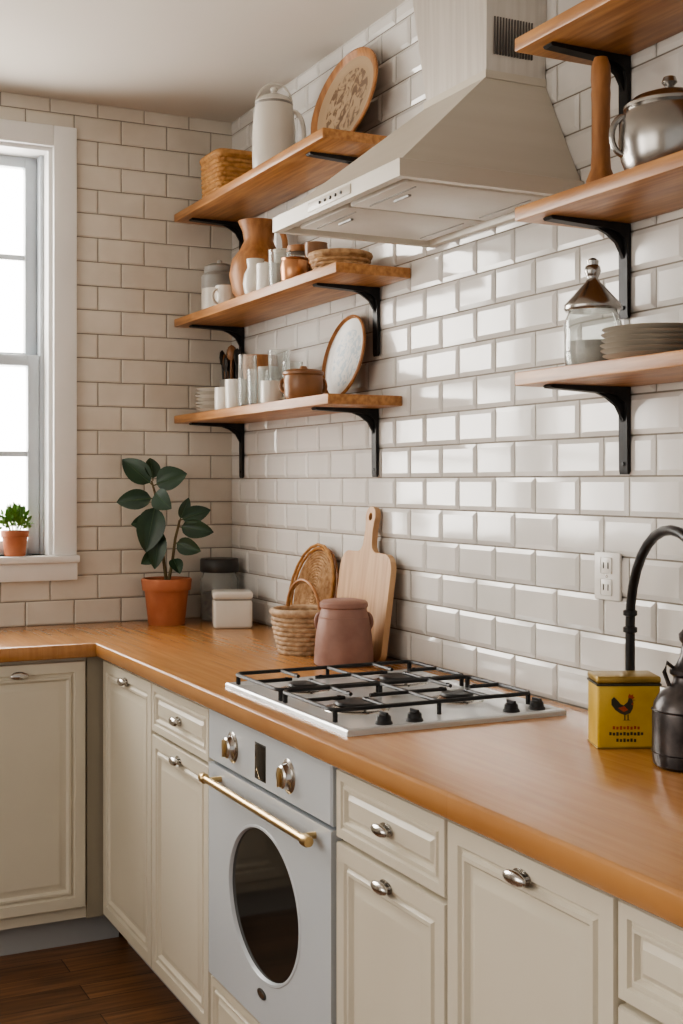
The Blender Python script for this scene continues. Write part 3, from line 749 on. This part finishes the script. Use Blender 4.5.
# outlet
ol = MB('electrical_outlet', (-.006, -2.011, 1.181))
MO = frame((-.0050, 0, 0), (0, -1, 0), (0, 0, 1), (-1, 0, 0))
ol.box((1.978, 1.133, 0), (2.056, 1.225, .007), M_outl, .003, M=MO)
for zc_ in (1.158, 1.200):
    ol.box((2.000, zc_ - .016, .006), (2.034, zc_ + .016, .009), M_outl, .003, M=MO)
    for du in (-.007, .007): ol.box((2.017 + du - .0015, zc_ - .006, .0088), (2.017 + du + .0015, zc_ + .006, .0094), M_dark, M=MO)
ol.tube([(2.017, 1.179, .007), (2.017, 1.179, .0085)], .003, M_chrome, 10, M=MO); ol.done()

# yellow tin with rooster print
ct_ = Vector((-.154, -2.245, CT)); T = Matrix.Translation(ct_) @ Matrix.Rotation(math.radians(-24), 4, 'Z')
tn = MB('vintage_tin', ct_)
tn.box((-.054, -.036, 0), (.054, .036, .110), M_yel, .005, 3, T)
tn.box((-.055, -.037, .110), (.055, .037, .122), M_yelo, .004, 3, T); tn.box((-.0555, -.0375, .106), (.0555, .0375, .110), M_ink, .0015, 2, T)
tn.box((-.0550, -.0370, .0), (.0550, .0370, .004), M_yelo, .002, 2, T)
F = T @ frame((0, -.036, 0), (1, 0, 0), (0, 0, 1), (0, -1, 0))
def stamp(pts, m, ox=-.004, oz=.066, s=.0011, h=.0006):
    tn.poly([(ox + p[0] * s, oz + p[1] * s) for p in pts], 0, h, m, F)
stamp([(-14, 14), (-20, 20), (-24, 16), (-24, 8), (-18, 0), (-11, -5), (-3, -8), (5, -5), (9, 2), (10, 10), (8, 17), (3, 19), (1, 12), (-5, 7), (-10, 9)], M_ink)
stamp([(8, 16), (12, 19), (9, 21), (10, 24), (6, 22), (4, 25), (2, 21), (2, 18)], M_red)
stamp([(8, 17), (14, 15), (9, 13)], M_yelo, h=.0008); stamp([(8, 12), (10, 7), (7, 8)], M_red, h=.0009)
stamp([(-14, 3), (-4, 6), (2, 0), (-5, -3)], M_red, h=.0009)
for lx in (-4, 1): stamp([(lx, -7), (lx + 1.5, -7), (lx + 1.5, -15), (lx + 5, -16), (lx - 2, -16), (lx, -15)], M_ink)
for z_, wd, mm in ((.036, .024, M_red), (.026, .030, M_ink), (.015, .018, M_ink)):
    n = int(wd / .0028)
    for k in range(n): tn.box((-.004 - wd + k * 2 * wd / n, z_ - .0026 - (k % 3) * .0004, 0), (-.004 - wd + (k + .62) * 2 * wd / n, z_ + .0026 - (k % 2) * .0009, .0006), mm, M=F)
F2 = T @ frame((.054, 0, 0), (0, 1, 0), (0, 0, 1), (1, 0, 0))
for z_ in (.09, .075, .06, .045, .03): tn.box((-.024, z_ - .0015, 0), (.024, z_ + .0015, .0006), M_ink, M=F2)
tn.done(40)

# dark metal kettle
cb = (-.168, -2.425, CT)
def bb(v):
    for z_ in (.022, .088): v.lathe([(.0565, z_), (.0595, z_ + .002), (.0565, z_ + .004)], cb, M_bottle)
    ear(v, cb, .040, .085, .160, .030, math.radians(-26), M_bottle, .005)
    d = Vector((math.cos(math.radians(154)), math.sin(math.radians(154)), 0)); C = Vector(cb)
    v.tube([C + d * .018 + Vector((0, 0, .150)), C + d * .036 + Vector((0, 0, .165)), C + d * .040 + Vector((0, 0, .150)), C + d * .032 + Vector((0, 0, .128))], .0035, M_bottle, 8)
vessel('dark_metal_kettle', cb, [(.0001, 0), (.050, 0), (.056, .005), (.058, .02), (.058, .085), (.055, .102), (.046, .116), (.032, .126), (.026, .134), (.025, .142), (.031, .147), (.031, .153), (.022, .160), (.014, .176), (.012, .195), (.016, .200), (.017, .210), (.010, .218), (.0001, .236)], M_bottle, bb, 44)

# faucet
M_fauc = noisy('faucet_charcoal', (0.020, 0.020, 0.021), (0.030, 0.029, 0.029), 30, 0.34, 0.5, bump=0.08)
fb = Vector((-.075, -2.165, CT))
fc = MB('kitchen_faucet', fb)
fc.lathe([(.0001, 0), (.023, 0), (.023, .006), (.017, .012), (.016, .05), (.0125, .06), (.0001, .061)], fb, M_fauc, 28)
end = Vector((-.200, -2.53, CT)); hv = end - fb; hv.z = 0
pts = [fb + Vector((0, 0, z)) for z in (.05, .10, .16, .190)]
R_ = hv.length / 2
for k in range(17):
    a = pi - pi * k / 16
    pts.append(fb + hv * .5 + hv.normalized() * (R_ * math.cos(a)) + Vector((0, 0, .198 + R_ * .90 * math.sin(a))))
pts += [pts[-1] + Vector((0, 0, -.03)), pts[-1] + Vector((0, 0, -.06))]
fc.tube(pts, .0088, M_fauc, 14)
for z_ in (.185, .215): fc.lathe([(.0088, -.006), (.0128, -.004), (.0128, .004), (.0088, .006)], fb + Vector((0, 0, z_)), M_fauc, 20)
fc.tube([pts[-1], pts[-1] + Vector((0, 0, -.05))], [.013, .014], M_fauc, 16)
fc.tube([fb + Vector((.0, 0, .035)), fb + Vector((.03, .02, .045)), fb + Vector((.040, .03, .075))], [.006, .005, .004], M_fauc, 10)
fc.done(40)

# sill plant
sp = Vector((-.722, .006, HZ0))
s_ = MB('potted_herb', sp)
s_.lathe([(.0001, 0), (.030, 0), (.032, .003), (.038, .058), (.042, .059), (.043, .078), (.040, .080), (.038, .070), (.0001, .070)], sp, M_terra, 32)
for k in range(340):
    a = random.uniform(0, 2 * pi); el = random.uniform(.0, 1.5); r = random.uniform(.025, .056)
    base_ = sp + Vector((0, 0, .088)); d = Vector((math.cos(a) * math.cos(el), math.sin(a) * math.cos(el) * .8, math.sin(el) * 1.35)); p0 = base_ + d * r * .85; p1 = p0 + (d + Vector((random.uniform(-.7, .7), random.uniform(-.5, .5), random.uniform(-.3, .7)))) * .012
    leaf(s_, p0, p1, .0050, (random.uniform(-1, 1), random.uniform(-1, 1), random.uniform(-1, 1) + .01), M_leafl, .1, M_leafl)
for k in range(14):
    a = k * 2.4; s_.tube([sp + Vector((.01 * math.cos(a), .01 * math.sin(a), .068)), sp + Vector((.035 * math.cos(a), .03 * math.sin(a), .12))], .001, M_leafl, 4)
s_.done(60)

# ---------------------------------------------------------------- light: bright hazy sky outside the back window, dimmer on the other side
W = bpy.data.worlds.new('World'); S.world = W; W.use_nodes = True
N = W.node_tree.nodes; L = W.node_tree.links; bg = N['Background']
tc = N.new('ShaderNodeTexCoord'); sx = N.new('ShaderNodeSeparateXYZ'); L.new(tc.outputs['Generated'], sx.inputs[0])
mr = N.new('ShaderNodeMapRange'); mr.inputs['From Min'].default_value = .1; mr.inputs['From Max'].default_value = .6
mr.inputs['To Min'].default_value = 0.60; mr.inputs['To Max'].default_value = 9.0
L.new(sx.outputs['Y'], mr.inputs['Value']); L.new(mr.outputs[0], bg.inputs['Strength'])
bg.inputs['Color'].default_value = (1.0, 0.965, 0.915, 1)
def area(name, loc, target, sx, sy, power, col):
    l = bpy.data.lights.new(name, 'AREA'); l.shape = 'RECTANGLE'; l.size = sx; l.size_y = sy; l.energy = power; l.color = col
    o = bpy.data.objects.new(name, l); o.location = loc
    o.rotation_euler = (Vector(target) - Vector(loc)).to_track_quat('-Z', 'Y').to_euler(); S.collection.objects.link(o)
area('daylight_back_window', (-1.29, .45, 1.85), (-1.29, -1.5, 1.5), 1.5, 1.5, 60, (1.0, .945, .86))
area('added_left_fill', (XEND - .35, -2.3, 1.75), (-.6, -2.1, 1.2), 2.5, 1.5, 32, (1.0, .93, .83))  # added side fill for the cabinets, through the invented left wall opening

# ---------------------------------------------------------------- camera
cd = bpy.data.cameras.new('camera'); co = bpy.data.objects.new('camera', cd); S.collection.objects.link(co)
co.location = (-1.547, -3.978, 1.361); co.rotation_euler = (pi / 2, 0, math.radians(-26.2))
cd.sensor_width = 36; cd.lens = 1263 / 1024 * 36; cd.shift_y = -30 / 1024
S.camera = co
S.view_settings.view_transform = 'AgX'
try: S.view_settings.look = 'AgX - Medium High Contrast'
except Exception: pass
S.view_settings.exposure = 0.05
